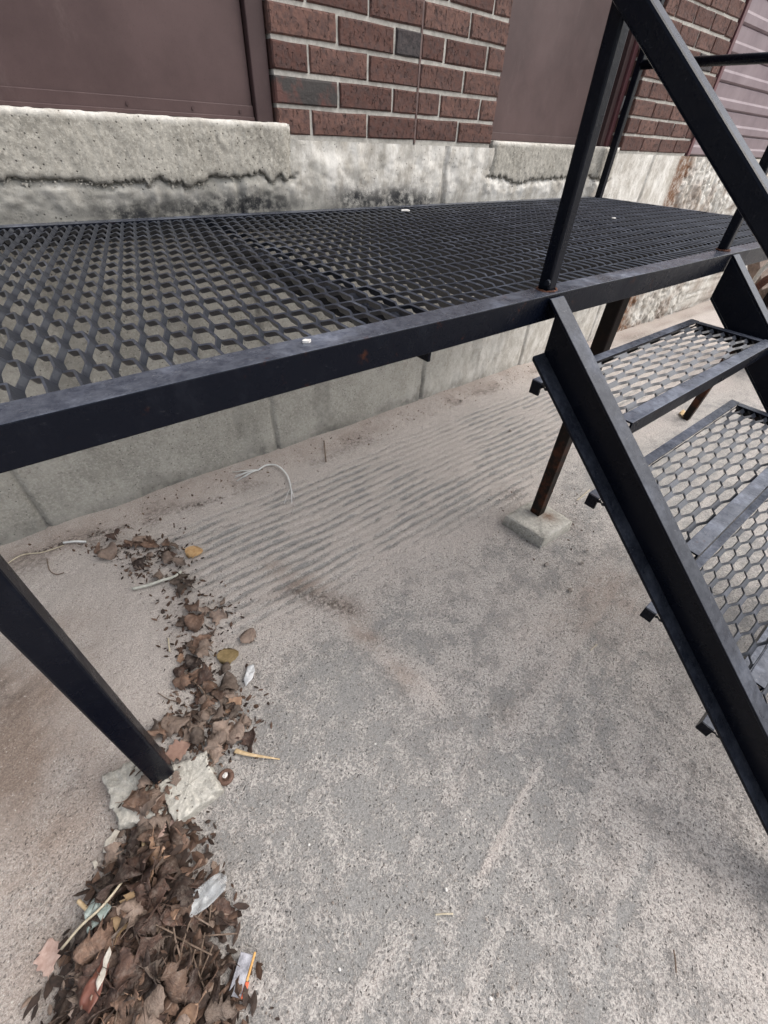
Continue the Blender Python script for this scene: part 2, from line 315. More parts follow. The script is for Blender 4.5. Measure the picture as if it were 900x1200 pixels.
# darker drags and debris stains
dark = .75*seg(X, Y, (330,690), (425,720), .03)+.30*blob(X, Y, 435, 760, .05, .03, -50)+.55*blob(X, Y, 600, 580, .06, .05)+.8*blob(X, Y, 655, 615, .1, .06)*sst(-.1, .2, n2)+.6*blob(X, Y, 10, 800, .04, .09)*sst(-.1, .2, n2)
dark += .7*seg(X, Y, (-20,668), (280,577), .012)*sst(-.2, .1, fbm(X, Y, 20, 91))+.5*seg(X, Y, (800,880), (900,990), .05)*sst(-.1, .3, n3)
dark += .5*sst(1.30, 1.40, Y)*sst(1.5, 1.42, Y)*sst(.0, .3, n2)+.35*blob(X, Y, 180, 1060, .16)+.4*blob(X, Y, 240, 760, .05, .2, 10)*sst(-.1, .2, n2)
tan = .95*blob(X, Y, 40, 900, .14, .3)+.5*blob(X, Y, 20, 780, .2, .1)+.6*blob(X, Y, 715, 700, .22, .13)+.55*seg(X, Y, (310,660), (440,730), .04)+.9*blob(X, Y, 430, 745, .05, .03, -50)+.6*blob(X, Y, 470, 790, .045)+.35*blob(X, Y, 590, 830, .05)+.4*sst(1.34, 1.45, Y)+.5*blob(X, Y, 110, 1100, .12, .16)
tan = tan*(.95+.9*n2)+.35*blob(X, Y, 340, 690, .10, .03)
Z = gz_base(X, Y)+-.0*X+.0030*zone*(rid-.5)*(.25+.75*brk)+.0022*n3*sst(-.2, -.35, X)+.0015*n3*.5+.004*n2*sst(-.15, -.3, X)+.0025*comb*-1
Z = Z+.0024*vnoise(X, Y, 60, 95)*sst(.3,.8,sand)+.0012*vnoise(X, Y, 120, 96)
far = np.clip((np.maximum(np.abs(X-1)-2.2, 0)+np.maximum(-.8-Y, 0)), 0, 1); Z = Z*(1-far)
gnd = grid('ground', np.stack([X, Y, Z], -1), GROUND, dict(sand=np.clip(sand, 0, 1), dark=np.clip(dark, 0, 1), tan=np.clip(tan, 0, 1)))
tag(gnd, 'dusty grey concrete ground with raked sand ridges by the wall', 'ground', kind='structure')
def gz(x, y): return float(gz_base(np.array([x]), np.array([y]))[0])

# ------------------------------------------------------------ foundation wall
def sill_b(u, zb, seed): return zb+.024*fbm(u, u*0, 4, seed)+.010*fbm(u, u*0, 26, seed+3, 2)+.022*fbm(u, u*0, 110, seed+9, 3)*np.clip(.5+2*vnoise(u, u*0, 5, seed+11), 0, 1)
fx = np.concatenate([np.linspace(-4, -.9, 40), np.arange(-.88, 4.6, .008), np.linspace(4.62, 14, 60)])
fz = np.concatenate([[-.1], np.arange(-.02, .915, .010), np.arange(.916, 1.03, .004), np.arange(1.034, 1.066, .010), [1.068]])
FX, FZ = np.meshgrid(fx, fz)
rough_r = sst(3.60, 3.68, FX+.03*vnoise(FX, FZ, 9, 5))
dy = .004*fbm(FX, FZ, 8, 101)+.0015*vnoise(FX, FZ, 70, 102)
jall = 0*FX
for jx in (-1.10, -.232, .652, 1.515, 2.362, 3.16):
    jl = np.exp(-((FX-jx-.006*vnoise(FX, FZ, 6, 7)-.003*vnoise(FX, FZ, 30, 8))/.0065)**2); jall = jall+jl; dy = dy-.010*jl+.004*sst(jx, jx+.01, FX)*sst(jx+.5, jx+.1, FX)
up = sst(.90, .96, FZ); dy = dy+up*.009*fbm(FX, FZ, 22, 111, 5)*sst(2.2, 1.6, FX)
dy = dy+rough_r*(.012*fbm(FX, FZ, 22, 121, 4)-.014*sst(.05, .2, vnoise(FX, FZ, 45, 122)))
for (x0_, x1_, zb_, sd_) in ((-1.4, .85, .972, 201), (1.76, 2.775, .970, 231)):
    bb = sill_b(FX, zb_, sd_); inx = (FX > x0_)*(FX < x1_); dy = dy-inx*.014*np.exp(-((FZ-bb+.001)/.004)**2)+inx*.005*sst(.0,.012,bb-.012-FZ)*(1+1.5*fbm(FX, FZ, 45, 151, 3))*sst(.89,.93,FZ)
white = np.clip(.10+.62*sst(1.0, 2.6, FX+.4*vnoise(FX, FZ, 3, 131))+.45*up*sst(.75, .9, FX)*(.8+fbm(FX, FZ, 10, 133))+.30*up*(.6+2*fbm(FX, FZ, 16, 134))+.25*sst(.55, .9, FZ)*sst(.8, 1.2, FX), 0, .95)  # paler towards the right: stronger daylight there painted into the concrete colour
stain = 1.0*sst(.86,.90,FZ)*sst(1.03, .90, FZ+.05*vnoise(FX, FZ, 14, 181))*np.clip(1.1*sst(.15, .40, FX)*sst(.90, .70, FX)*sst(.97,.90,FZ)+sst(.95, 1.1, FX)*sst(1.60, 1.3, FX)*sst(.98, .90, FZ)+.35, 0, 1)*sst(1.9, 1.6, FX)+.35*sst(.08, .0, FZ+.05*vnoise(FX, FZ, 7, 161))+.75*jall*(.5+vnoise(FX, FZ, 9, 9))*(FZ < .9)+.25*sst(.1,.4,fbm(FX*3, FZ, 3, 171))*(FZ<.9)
rustA = sst(3.47, 3.53, FX)*sst(3.82, 3.58, FX+.08*vnoise(FX, FZ, 14, 141))*1.0+.45*rough_r*sst(.0, .3, vnoise(FX, FZ, 9, 142))
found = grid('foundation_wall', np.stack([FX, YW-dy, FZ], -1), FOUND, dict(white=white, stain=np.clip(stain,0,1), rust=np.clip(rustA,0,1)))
tag(found, 'grey poured concrete foundation wall with vertical form joints under the brickwork', 'wall', kind='structure')
# ledge on top of the foundation, behind the brick face
link('foundation_top', MB().box((-4,YW+.012,.9),(14,YW+.4,1.066)).mesh('foundation_top'), MORTAR, found)

# ------------------------------------------------------------ sills
def sill(x0, x1, zt, zb, yf, seed, label):
    nx = int((x1-x0)/.004); u = np.linspace(x0, x1, nx); b = sill_b(u, zb, seed)
    rows = []; t = np.linspace(0, 1, 18)
    rows.append(np.stack([u, np.full(nx, YW+.08), b+.012], -1))
    for k in t:
        z = b+(zt-b)*k; y = yf+.0035*fbm(u, z, 18, seed+5)+.0035*fbm(u, z, 90, seed+6, 3)+.003*sst(.05, 0, k)*(.3+fbm(u, z, 60, seed+7))+.003*sst(.93, 1, k)
        e = sst(.035, 0, x1-u)+sst(.035, 0, u-x0); y = y+.012*e
        rows.append(np.stack([u, y, z], -1))
    rows.append(np.stack([u, np.full(nx, yf+.010), np.full(nx, zt+.002)+.002*fbm(u, u*0, 50, seed)], -1))
    rows.append(np.stack([u, np.full(nx, YW+.16), np.full(nx, zt+.003)], -1))
    P = np.stack(rows); P[:, 0, 1] = YW+.16; P[:, -1, 1] = YW+.16
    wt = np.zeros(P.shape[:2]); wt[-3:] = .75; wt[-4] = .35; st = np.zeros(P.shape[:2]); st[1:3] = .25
    o = grid('concrete_sill', P, SILLM, dict(white=wt, stain=st, rust=wt*0)); tag(o, label, 'sill'); return o
sill(-1.4, .842, 1.102, .972, 1.5275, 201, 'long broken-edged concrete door sill under the left brown door')
sill(1.765, 2.775, 1.088, .970, 1.530, 231, 'short grey concrete sill under the brown door behind the railing post')

# crumbled mortar clinging along the cracked sill edges
cb = MB(); Rc = random.Random(91)
for k in range(420):
    u_ = Rc.uniform(-.25, .83) if Rc.random() < .65 else Rc.uniform(1.78, 2.7); sd_, zb_ = (201, .972) if u_ < 1 else (231, .970)
    z_ = float(sill_b(np.array([u_]), zb_, sd_)[0])-abs(Rc.gauss(0, .006)); r_ = Rc.uniform(.0015, .0055); c_ = Vector((u_, YW-.004, z_))
    vs_ = [c_+Vector((Rc.uniform(-1,1), Rc.uniform(-1.2,.2), Rc.uniform(-1,1))).normalized()*r_*Rc.uniform(.7,1.3) for _ in range(4)]
    cb.add([tuple(v) for v in vs_], [(0,1,2),(0,2,3),(0,3,1),(1,3,2)])
tag(link('mortar_crumbs', cb.mesh('mortar_crumbs'), SILLM), 'loose crumbs along the cracked lower edge of the sills', 'crumbs', kind='stuff')
# ------------------------------------------------------------ brick piers
P0, CR, MORT = 1.0805, .0675, .0105
bm_cache = {}
def brick_mesh(L, D, var):
    k = (round(L,3), round(D,3), var)
    if k in bm_cache: return bm_cache[k]
    r = random.Random(var*7+int(L*1000)); h = CR-MORT; e = .004; j = lambda s=.0012: r.uniform(-s, s)
    vs = []; 
    for (y, q) in ((0, e), (e, 0)):
        for (x, z) in ((q,q),(L/2,q),(L-q,q),(L-q,h/2),(L-q,h-q),(L/2,h-q),(q,h-q),(q,h/2)): vs.append((x+j(), y+j(.0008)*(1 if y == 0 else 1), z+j()))
    for (x, z) in ((0,0),(L/2,0),(L,0),(L,h/2),(L,h),(L/2,h),(0,h),(0,h/2)): vs.append((x, D, z))
    vs.append((L/2+j(.01), j(.002), h/2))
    fs = [(i, (i+1)%8, 24) for i in range(8)]+[(i+8*a, i+8*(a+1), (i+1)%8+8*(a+1), (i+1)%8+8*a) for a in (0,1) for i in range(8)]
    me = MB().add(vs, fs).mesh('brick'); me.materials.append(None); bm_cache[k] = me; return me
def put_brick(x0, x1, row, parent, mat, y=YW, rotz=0, D=.05, r=random):
    me = brick_mesh(x1-x0 if rotz == 0 else x1, D, r.randrange(4)); 
    o = bpy.data.objects.new('brick', me); sc.collection.objects.link(o); o.parent = parent
    o.location = (x0, y+r.uniform(-.0015,.0015), P0+row*CR+r.uniform(-.001,.001)); o.rotation_euler = (r.uniform(-.006,.006), r.uniform(-.004,.004), rotz)
    o.material_slots[0].link = 'OBJECT'; o.material_slots[0].material = mat; return o
NR = 20
p1 = thing('brick_pier', 'brown brick wall section between the two brown doors with a vertical joint', 'brick wall', (1.28, YW, 1.07))
link('mortar', MB().box((.806, YW+.006, 1.068), (1.342, YW+.14, P0+NR*CR)).box((1.3495, YW+.006, 1.068), (1.754, YW+.14, P0+NR*CR)).box((1.342,YW+.02,1.068),(1.3495,YW+.14,P0+NR*CR)).mesh('mortar'), MORTAR, p1)
EV = [(.803,.9145),(.923,1.1285),(1.137,1.3425),(1.350,1.5555),(1.565,1.757)]
OD = [(.803,1.0150),(1.0245,1.2305),(1.2395,1.3425),(1.350,1.4495),(1.459,1.6615),(1.671,1.757)]
for r_ in range(NR):
    rowb = EV if r_%2 == 0 else OD
    for i, (a, b) in enumerate(rowb):
        mat = BRICK
        if (r_, i) == (1, 0): mat = MBRICK
        elif (r_, i) in ((3,2),(8,1),(11,4),(14,2)): mat = DBRICK
        o = put_brick(a, b, r_, p1, mat, D=.10 if i in (0, len(rowb)-1) else .05)
link('caulk_joint', MB().box((1.3425, YW+.003, 1.072), (1.3495, YW+.02, P0+NR*CR)).mesh('caulk'), CAULK, p1)
rebase(p1)
p2 = thing('brick_pier', 'brown brick wall section right of the railing between brown door and mauve overhead door', 'brick wall', (3.17, YW, 1.07))
link('mortar', MB().box((2.781, YW+.006, 1.068), (3.552, YW+.2, P0+NR*CR)).mesh('mortar'), MORTAR, p2)
EV2 = [(2.775,2.978),(2.987,3.176),(3.185,3.366),(3.375,3.558)]; OD2 = [(2.775,2.882),(2.891,3.074),(3.083,3.271),(3.280,3.455),(3.464,3.558)]
for r_ in range(NR):
    rowb = EV2 if r_%2 == 0 else OD2
    for i, (a, b) in enumerate(rowb): put_brick(a, b, r_, p2, DBRICK if (r_,i) in ((9,1),(13,3),(5,3)) else BRICK, D=.05)
    # return bricks of the reveal that faces the door
    y0 = YW+.055
    L = .085 if r_%2 else .125
    me = brick_mesh(L, .04, 1); 
    o = bpy.data.objects.new('brick', me); sc.collection.objects.link(o); o.parent = p2; o.location = (2.775, y0+L, P0+r_*CR); o.rotation_euler = (0,0,-math.pi/2)
    o.material_slots[0].link = 'OBJECT'; o.material_slots[0].material = BRICK
# smeared sealant beside the door frame
sm = MB()
for k in range(9):
    z = 1.10+k*.075; sm.beam((2.7725, YW+.10+.02*math.sin(k*2.1), z-.03), (2.7725, YW+.085+.02*math.cos(k*1.7), z+.035), .012+.008*(k%3), .004, up=(1,0,0))
link('sealant_smear', sm.mesh('smear'), SMEAR, p2)
rebase(p2)

# ------------------------------------------------------------ doors
def screw(m, x, y, z): m.tube([(x,y,z),(x,y-.003,z)], .004, 8)
d1 = thing('steel_door', 'large flat brown painted steel door in the left corner of the brickwork', 'door', (-.2, 1.56, 1.10))
YD = 1.572
b = MB(); b.box((-1.3, YD, 1.104), (.740, YD+.03, 2.6)); link('door_panel', b.mesh('door_panel'), DOOR, d1, .002)
b = MB(); b.box((-1.3, YD-.004, 1.104), (.741, YD+.01, 1.137)); b.box((-1.3, YD-.008, 1.104), (.741, YD, 1.113)); link('kick_strip', b.mesh('kick'), DOOR, d1, .0015)
b = MB(); b.box((.7445, YD-.016, 1.103), (.797, YD+.06, 2.6)); link('door_frame', b.mesh('frame'), FRAMEM, d1, .003)
b = MB(); [screw(b, x, YD-.004, 1.123) for x in (-.2,.12,.40,.565,.70)]; link('screw_heads', b.mesh('screws'), FRAMEM, d1)
rebase(d1)
d2 = thing('steel_door', 'narrow brown painted steel door behind the railing post', 'door', (2.3, 1.66, 1.09))
YD = 1.668
b = MB(); b.box((1.76, YD, 1.092), (2.600, YD+.03, 2.6)); link('door_panel', b.mesh('door_panel'), DOOR, d2, .002)
b = MB(); b.box((1.76, YD-.004, 1.092), (2.601, YD+.01, 1.118)); link('kick_strip', b.mesh('kick'), DOOR, d2, .0015)
b = MB(); b.box((2.604, YD-.02, 1.091), (2.70, YD+.06, 2.6)); b.box((2.70, YD-.05, 1.091), (2.735, YD+.06, 2.6)); link('door_frame', b.mesh('frame'), FRAMEM, d2, .003)
b = MB(); b.box((2.738, YD-.062, 1.091), (2.771, YD+.06, 2.6)); link('frame_trim', b.mesh('trim'), RFRAME, d2, .002)
rebase(d2)
d3 = thing('overhead_door', 'mauve ribbed overhead door with a reddish steel frame at the right edge', 'door', (4.6, 1.6, 1.07))
b = MB(); b.box((3.565, YW-.006, 1.070), (3.60, YW+.15, 2.9)); b.box((3.602, YW+.03, 1.071), (3.64, YW+.15, 2.9)); link('door_frame', b.mesh('frame3'), RFRAME, d3, .003)
b = MB(); b.box((3.535, YW-.022, 1.165), (3.575, YW-.008, 1.20)); link('frame_bracket', b.mesh('bracket'), FRAMEM, d3, .002)
z = 1.072
for k in range(16):
    h = .113
    b = MB(); prof = [(0,0),(-.012,.008),(-.012,.040),(-.004,.052),(-.004,h-.008),(.0,h-.002),(.03,h-.002),(.03,0)]
    b.prism(prof, lambda u,v,t: (t, 1.62+u, z+v), 3.642, 7.5); link('door_slat', b.mesh('slat'), DOOR3, d3); z += h
rebase(d3)
# far wall beyond the overhead door and backing walls
bk = link('building_backing', MB().box((-4, YW+.30, 1.066), (14, YW+.5, 3.0)).mesh('backing'), MORTAR); tag(bk, None, None, kind='structure')

# ------------------------------------------------------------ steel landing
H = .891
land = thing('steel_landing', 'black steel landing platform of expanded metal along the building wall', 'platform', (1.0, 1.0, 0))
L_ANG = lambda w_, h_, t: [(0,0),(0,-h_),(t,-h_),(t,-t),(w_,-t),(w_,0)]
XL, XR = -2.2, 2.645; YF, YB = .467, 1.527
def gently_worn(me, amp=.0012, seed=1): 
    for v in me.vertices:
        pass
    return me
b = MB()
segs = np.linspace(XL, XR, 60)
prof = L_ANG(.046, .046, .006); n = len(prof)
for i, x in enumerate(segs):
    sag = .0012*math.sin(x*2.3)+.0006*math.sin(x*9)
    b.v += [(x, YF+u, H+v+sag) for u, v in prof]
for i in range(len(segs)-1):
    for k in range(n): b.f.append((i*n+k, (i+1)*n+k, (i+1)*n+(k+1)%n, i*n+(k+1)%n))
b.f += [tuple(range(n)), tuple(range((len(segs)-1)*n, len(segs)*n))[::-1]]
link('front_beam', b.mesh('front_beam'), BEAM, land, .0015)
link('back_beam', MB().prism([(0,0),(0,-.05),(-.006,-.05),(-.006,-.006),(-.038,-.006),(-.038,0)][::-1], lambda u,v,t: (t, YB+u, H+v), XL, XR-.05).mesh('back_beam'), BEAM, land, .0015)
link('end_beam', MB().prism([(0,0),(0,-.05),(-.006,-.05),(-.006,-.006),(-.03,-.006),(-.03,0)], lambda u,v,t: (XR+u, t, H+v-.0015), YF+.047, YB-.0).mesh('end_beam'), BEAM, land, .0015)
for x in (-.75, .475, 1.72):
    link('cross_beam', MB().prism([(0,0),(0,-.040),(.006,-.040),(.006,-.006),(.040,-.006),(.040,0)], lambda u,v,t: (x+u, t, H-.024+v), YF+.008, YB-.008).mesh('cross_beam'), BLACK, land, .001)
def expanded(x0, x1, y0, y1, z, swd, lwd, along, w=.0080, t=.0034, tilt=52, bond=.036, sign=1, name='expanded_metal', mat=None, parent=None):
    """raised expanded metal: tilted strands that zig-zag between bonds; long diagonal along 'along'"""
    b = MB(); th = math.radians(tilt)*sign
    ca, sa = math.cos(th), math.sin(th)
    A = (y0, y1) if along == 'Y' else (x0, x1); B = (x0, x1) if along == 'Y' else (y0, y1)
    nl = int((A[1]-A[0])/(lwd/2))+3; ns = int((B[1]-B[0])/swd)+3; R_ = random.Random(5)
    def P(u, v, zz): return (v, u, zz) if along == 'Y' else (u, v, zz)
    for i in range(-1, nl):
        for j in range(-1, ns):
            u = A[0]+i*lwd/2+.2*lwd; v = B[0]+j*swd+(swd/2 if i%2 else 0)
            for dv in (0, -1):       # strands leaving this node towards +u: to the bond half a pitch up or down
                v2 = v+(swd/2 if dv == 0 else -swd/2); s0 = +1 if dv == 0 else -1
                u2 = u+lwd/2
                st = []
                bf = bond/lwd; sp = 1-2*bf
                for q_ in (0, bf, bf+.12*sp, bf+.30*sp, .5, 1-bf-.30*sp, 1-bf-.12*sp, 1-bf, 1):
                    e_ = min(max((q_-bond/lwd)/(1-2*bond/lwd), 0), 1); e2 = e_*e_*(3-2*e_); sg = s0*(1-2*e2)
                    st.append((u+(u2-u)*q_, v+(v2-v)*e2+sg*w/2*ca, sg*w/2*sa))
                ok = True
                vs = []
                for (uu, vv, zz) in st:
                    uu = min(max(uu, A[0]), A[1])
                    for (p, q) in ((-1,-1),(1,-1),(1,1),(-1,1)):
                        V = vv+p*w*.5*ca-q*t*.5*sa; Zz = z+zz+p*w*.5*sa+q*t*.5*ca
                        vs.append(P(uu, min(max(V, B[0]), B[1]), Zz))
                if st[-1][0] <= A[0] or st[0][0] >= A[1] or max(v,v2) < B[0]-.001 or min(v,v2) > B[1]+.001: continue
                fs = []
                for k in range(8):
                    for e in range(4): fs.append((k*4+e, k*4+(e+1)%4, (k+1)*4+(e+1)%4, (k+1)*4+e))
                b.add(vs, fs)
    o = link(name, b.mesh(name), mat or MESHM, parent); return o
expanded(-1.2, XR-.031, YF+.047, YB-.039, H-.008, .0305, .122, 'Y', parent=land, name='expanded_metal_grating', sign=-1, tilt=54)
def sq_tube(p, q, wd, mat, name, parent, bev=.004, up=(0,1,0)):
    return link(name, MB().beam(p, q, wd, wd, up).mesh(name), mat, parent, bev)
legL = sq_tube((-.155,.515,.030), (-.155,.515,.842), .041, BLACK, 'leg', land); legL['label'] = 'clean black square leg at the lower left'
legR = sq_tube((1.238,.560,.045), (1.212,.548,.842), .040, RUSTY, 'leg', land); legR['label'] = 'rusty square leg on the tidy concrete block'
sq_tube((2.62,.585,.0), (2.62,.52,.842), .036, RUSTY, 'leg', land)['label'] = 'far rusty leg near the end of the landing'
sq_tube((.79-.007,.4935,H+.002), (.783-.003,.4935,1.55), .025, BLACK, 'post', land)['label'] = 'near railing post with rusted foot'
sq_tube((1.622,.500,H+.002), (1.620,.503,1.9), .025, BLACK, 'post', land)['label'] = 'railing post at the right side of the stairs'
sq_tube((2.625,1.495,H-.01), (2.635,1.495,1.95), .030, BLACK, 'post', land)['label'] = 'thin corner post by the wall'
link('guard_rail', MB().tube([(2.63,1.49,1.376),(2.63,.4,1.376)], .0165, 14).mesh('guard_rail'), BLACK, land, smooth=True)
def weld(x, y, z, r, parent, seed):
    R_ = random.Random(seed); b = MB()
    pts = [(x+r*math.cos(a)*R_.uniform(.85,1.1), y+r*.9*math.sin(a)*R_.uniform(.85,1.1), z+R_.uniform(0,.002)) for a in np.linspace(0, 2*math.pi, 19)]
    b.tube(pts, [.0030*R_.uniform(.6,1.3) for _ in pts], 6); return link('rusty_weld', b.mesh('weld'), RUST, parent)
weld(.783,.4935,H+.0005,.019,land,1); weld(1.622,.50,H+.0005,.017,land,2)
link('bolt', MB().tube([(.765,.482,H+.018),(.758,.480,H+.018)], .005, 8).mesh('bolt'), BLACK, land)
rebase(land)

# ------------------------------------------------------------ stairs
st = thing('steel_stairs', 'black steel stairs with mesh treads leading down from the landing', 'stairs', (1.2, .1, 0))
TH = math.radians(40.05); cT, sT = math.cos(TH), math.sin(TH)
def yz(s, p): # s along slope (down positive from reference), p perpendicular offset -> y, z   with z*c - y*s = p
    return (-p*sT - s*cT, p*cT - s*sT)
def y_at(z, p): return (z*cT-p)/sT
def stringer(xweb, dirx, name, lbl):
    PT, PB, t = .382, .2925, .006
    b = MB()
    def plate(xa, xb, pa, pb):   # clipped vertical at the beam and horizontal at the floor
        ytop = YF-.0015
        pts = []
        for p, first in ((pa, 1), (pb, 0)):
            zt = (ytop*sT+p)/cT; yb = y_at(.004, p)
            zt = min(zt, H-.004); yt = y_at(zt, p) if zt < H-.0035 and y_at(zt, p) < ytop else ytop
            pts.append(((yt, zt), (yb, .004)))
        (a0, a1), (b0, b1) = pts
        poly = [a0, a1, b1, b0]
        if a0[1] >= H-.005: poly = [(ytop, H-.004), a0, a1, b1, b0]
        n = len(poly)
        b.add([(xa, y, z) for y, z in poly]+[(xb, y, z) for y, z in poly], [tuple(range(n)), tuple(range(n, 2*n))[::-1]]+[(i, n+i, n+(i+1)%n, (i+1)%n) for i in range(n)])
    w_ = .042*dirx
    plate(xweb, xweb+t*dirx, PT-t-.0005, PB+t+.0005)
    plate(xweb, xweb+w_, PT, PT-t)
    plate(xweb, xweb+w_, PB+t, PB)
    o = link(name, b.mesh(name), STR, st, .0012); o['label'] = lbl
stringer(.798, -1, 'stringer', 'near stringer, a channel seen from its flanged side')
stringer(1.605, 1, 'stringer', 'far stringer seen from its flat side')
RISE, RUN = .178, .212; TS = 1
for k in range(4):
    z = .713-RISE*k; yb = .485-RUN*k; yn = .256-RUN*k; x0, x1 = .802, 1.602
    b = MB()
    b.prism([(0,0),(0,-.032),(-.005,-.032),(-.005,-.005),(-.024,-.005),(-.024,0)][::-1], lambda u,v,t: (t, yb+u, z+v), x0+.010, x1)                    # back angle
    b.prism([(0,0),(0,-.032),(-.005,-.032),(-.005,-.005),(-.026,-.005),(-.026,0)], lambda u,v,t: (x1+u, t, z+v-.001), yn+.006, yb-.025)         # right angle
    tr = link('tread', b.mesh('tread'), TREADM, st, .001)
    nm = MB().prism([(0,0),(0,-.032),(.004,-.032),(.004,-.004),(.029,-.004),(.029,0)], lambda u,v,t: (t+(.014 if False else 0), yn+u, z+v+.001), x0+.012, x1)
    link('end_bracket', MB().box((x0+.008, yb-.024, z-.030), (x0+.014, yb-.001, z-.001)).mesh('bracket'), BLACK, tr)
    link('nosing', nm.mesh('nosing'), TREADM, tr, .001)
    expanded(x0+.012, x1-.0265, yn+.0295, yb-.0245, z-.009, .0305, .122, 'X', sign=TS, bond=.032, tilt=42, parent=tr, name='tread_mesh', w=.0060, t=.0034)
# stair handrail
link('handrail', MB().beam((.764,.500,1.2625), (.764,-.42,1.2625-.92*.751), .030, .030, (1,0,0)).mesh('handrail'), BLACK, st, .004)
rebase(st)

# ------------------------------------------------------------ concrete footing blocks
def block(corners, h, label, seed, hole=None, rough=.004, n=26):
    c = [Vector(p) for p in corners]; rows = []
    lev = [(-.01, 1.03), (h*.5, 1.02), (h*.93, 1.005), (h, .985)]
    ctr = sum(c, Vector((0,0,0)))/4
    ring = []
    for (z, s) in lev:
        r = []
        for e in range(4):
            for i in range(n): p = c[e].lerp(c[(e+1)%4], i/n); q = ctr+(p-ctr)*s; r.append((q.x, q.y, z))
        r.append(r[0]); rows.append(r)
    for s in (.85, .7, .5, .3, .1, 0):
        r = []
        for e in range(4):
            for i in range(n): p = c[e].lerp(c[(e+1)%4], i/n); q = ctr+(p-ctr)*s; r.append((q.x, q.y, h))
        r.append(r[0]); rows.append(r)
    P = np.array(rows); nx_ = fbm(P[...,0]+seed, P[...,1]*1+P[...,2]*3, 30, seed)
    P[...,0] += rough*1.2*nx_*(P[...,2] > 0); P[...,1] += rough*1.2*fbm(P[...,1]+seed, P[...,0]+P[...,2]*3, 30, seed+1); P[...,:2] += (rough*.45*fbm(P[...,0]*1+P[...,2], P[...,1], 120, seed+8, 3))[...,None]
    P[3:,:,2] += rough*.8*fbm(P[3:,:,0], P[3:,:,1], 20, seed+2)+rough*.9*fbm(P[3:,:,0], P[3:,:,1], 110, seed+3)
    P[:, -1] = P[:, 0]
    rr = np.zeros(P.shape[:2])
    if hole: rr = .9*np.exp(-(((P[...,0]-hole[0])/.035)**2+((P[...,1]-hole[1])/.03)**2))
    o = grid('concrete_block', P, BLOCKM, dict(white=np.full(P.shape[:2], .12), stain=.3*sst(.03, .0, P[...,2]), rust=rr)); tag(o, label, 'block'); return o
block([(1.123,.617),(1.14,.456),(1.304,.449),(1.304,.612)] and [(1.123,.617,0),(1.14,.456,0),(1.304,.449,0),(1.304,.612,0)], .046, 'small tidy concrete block under the rusty middle leg', 301, (1.25,.52), rough=.0035)
a1 = [at(118,905,.045), at(135,965,.045), at(192,948,.045), at(168,880,.045)]
block([(p[0],p[1],0) for p in a1], .030, 'rough weathered concrete chunk left of the lower left leg', 311, rough=.008)
a1 = [at(176,905,.045), at(205,962,.045), at(256,922,.045), at(240,880,.045)]
block([(p[0],p[1],0) for p in a1], .036, 'pale concrete block under the lower left leg', 321, rough=.006)

# ------------------------------------------------------------ leaves
def leaf_mesh(kind, seed, L=1.0):
    """unit-length leaf in local coordinates, curled; a closed outline round a midrib"""
    r = random.Random(seed); n = 17; up_ = []; 
    for i in range(n):
        t = i/(n-1); w_ = math.sin(math.pi*min(1, t*.97+.015))**.8*(.30+.10*t)
        if kind == 'oak': w_ *= (.62+.42*abs(math.sin(t*math.pi*4.2+.4)))*(1.25 if .35 < t < .8 else 1)
        elif kind == 'round': w_ = .42*math.sin(math.pi*min(1, t*.98+.01))**.6
        elif kind == 'torn': w_ *= r.uniform(.45, 1.3)
        elif kind == 'long': w_ *= .6
        up_.append((t, max(w_, .012)))
    curl = r.choice((-1,1))*r.uniform(.5, 1.5); bend = r.uniform(-.9, 1.1); tw = r.uniform(-1.2, 1.2); cr = r.uniform(.03, .08)
    vs = []; fs = []
    for s in (1, .5, 0, -.5, -1):
        for i, (t, w_) in enumerate(up_):
            y = s*w_*(1+.12*r.uniform(-1,1)); x = t
            if kind == 'oak' and abs(s) == 1: x += .03*math.cos(t*math.pi*8.4)
            z = curl*y*y*1.6+bend*(t-.5)**2*.7+tw*y*(t-.5)+cr*math.sin(t*9+s*2+seed)*(abs(s)+.3)
            vs.append((x-.5, y, z))
    for a in range(4):
        for i in range(n-1): fs.append((a*n+i, a*n+i+1, (a+1)*n+i+1, (a+1)*n+i))
    k = len(vs)     # stalk
    vs += [(-.5,.008,vs[2*n][2]),(-.5,-.008,vs[2*n][2]),(-.72,-.006,vs[2*n][2]-.02),(-.72,.006,vs[2*n][2]-.02)]; fs.append((k,k+1,k+2,k+3))
    zm = min(v[2] for v in vs); vs = [(x,y,z-zm) for x,y,z in vs]
    return MB().add(vs, fs).mesh('leaf')
LM = {}
def leaf(p, size, rz, kind, mat, label=None, group=None, tilt=(0,0), var=None, name='leaf', flat=1):
    var = random.randrange(7) if var is None else var
    key = (kind, var)
    if key not in LM:
        LM[key] = leaf_mesh(kind, var*31+sum(map(ord, kind))); LM[key].materials.append(None)
        for q in LM[key].polygons: q.use_smooth = True
    o = bpy.data.objects.new(name, LM[key]); sc.collection.objects.link(o)
    o.location = p; o.scale = (size, size, size*flat); o.rotation_euler = (tilt[0], tilt[1], rz)
    o.material_slots[0].link = 'OBJECT'; o.material_slots[0].material = mat
    sm_ = o.modifiers.new('thickness', 'SOLIDIFY'); sm_.thickness = .012
    tag(o, label or 'dead leaf', 'leaf', group); return o
def g3(px, py, dz=.002): p = at(px, py, .004); return (p[0], p[1], gz(p[0], p[1])+dz)
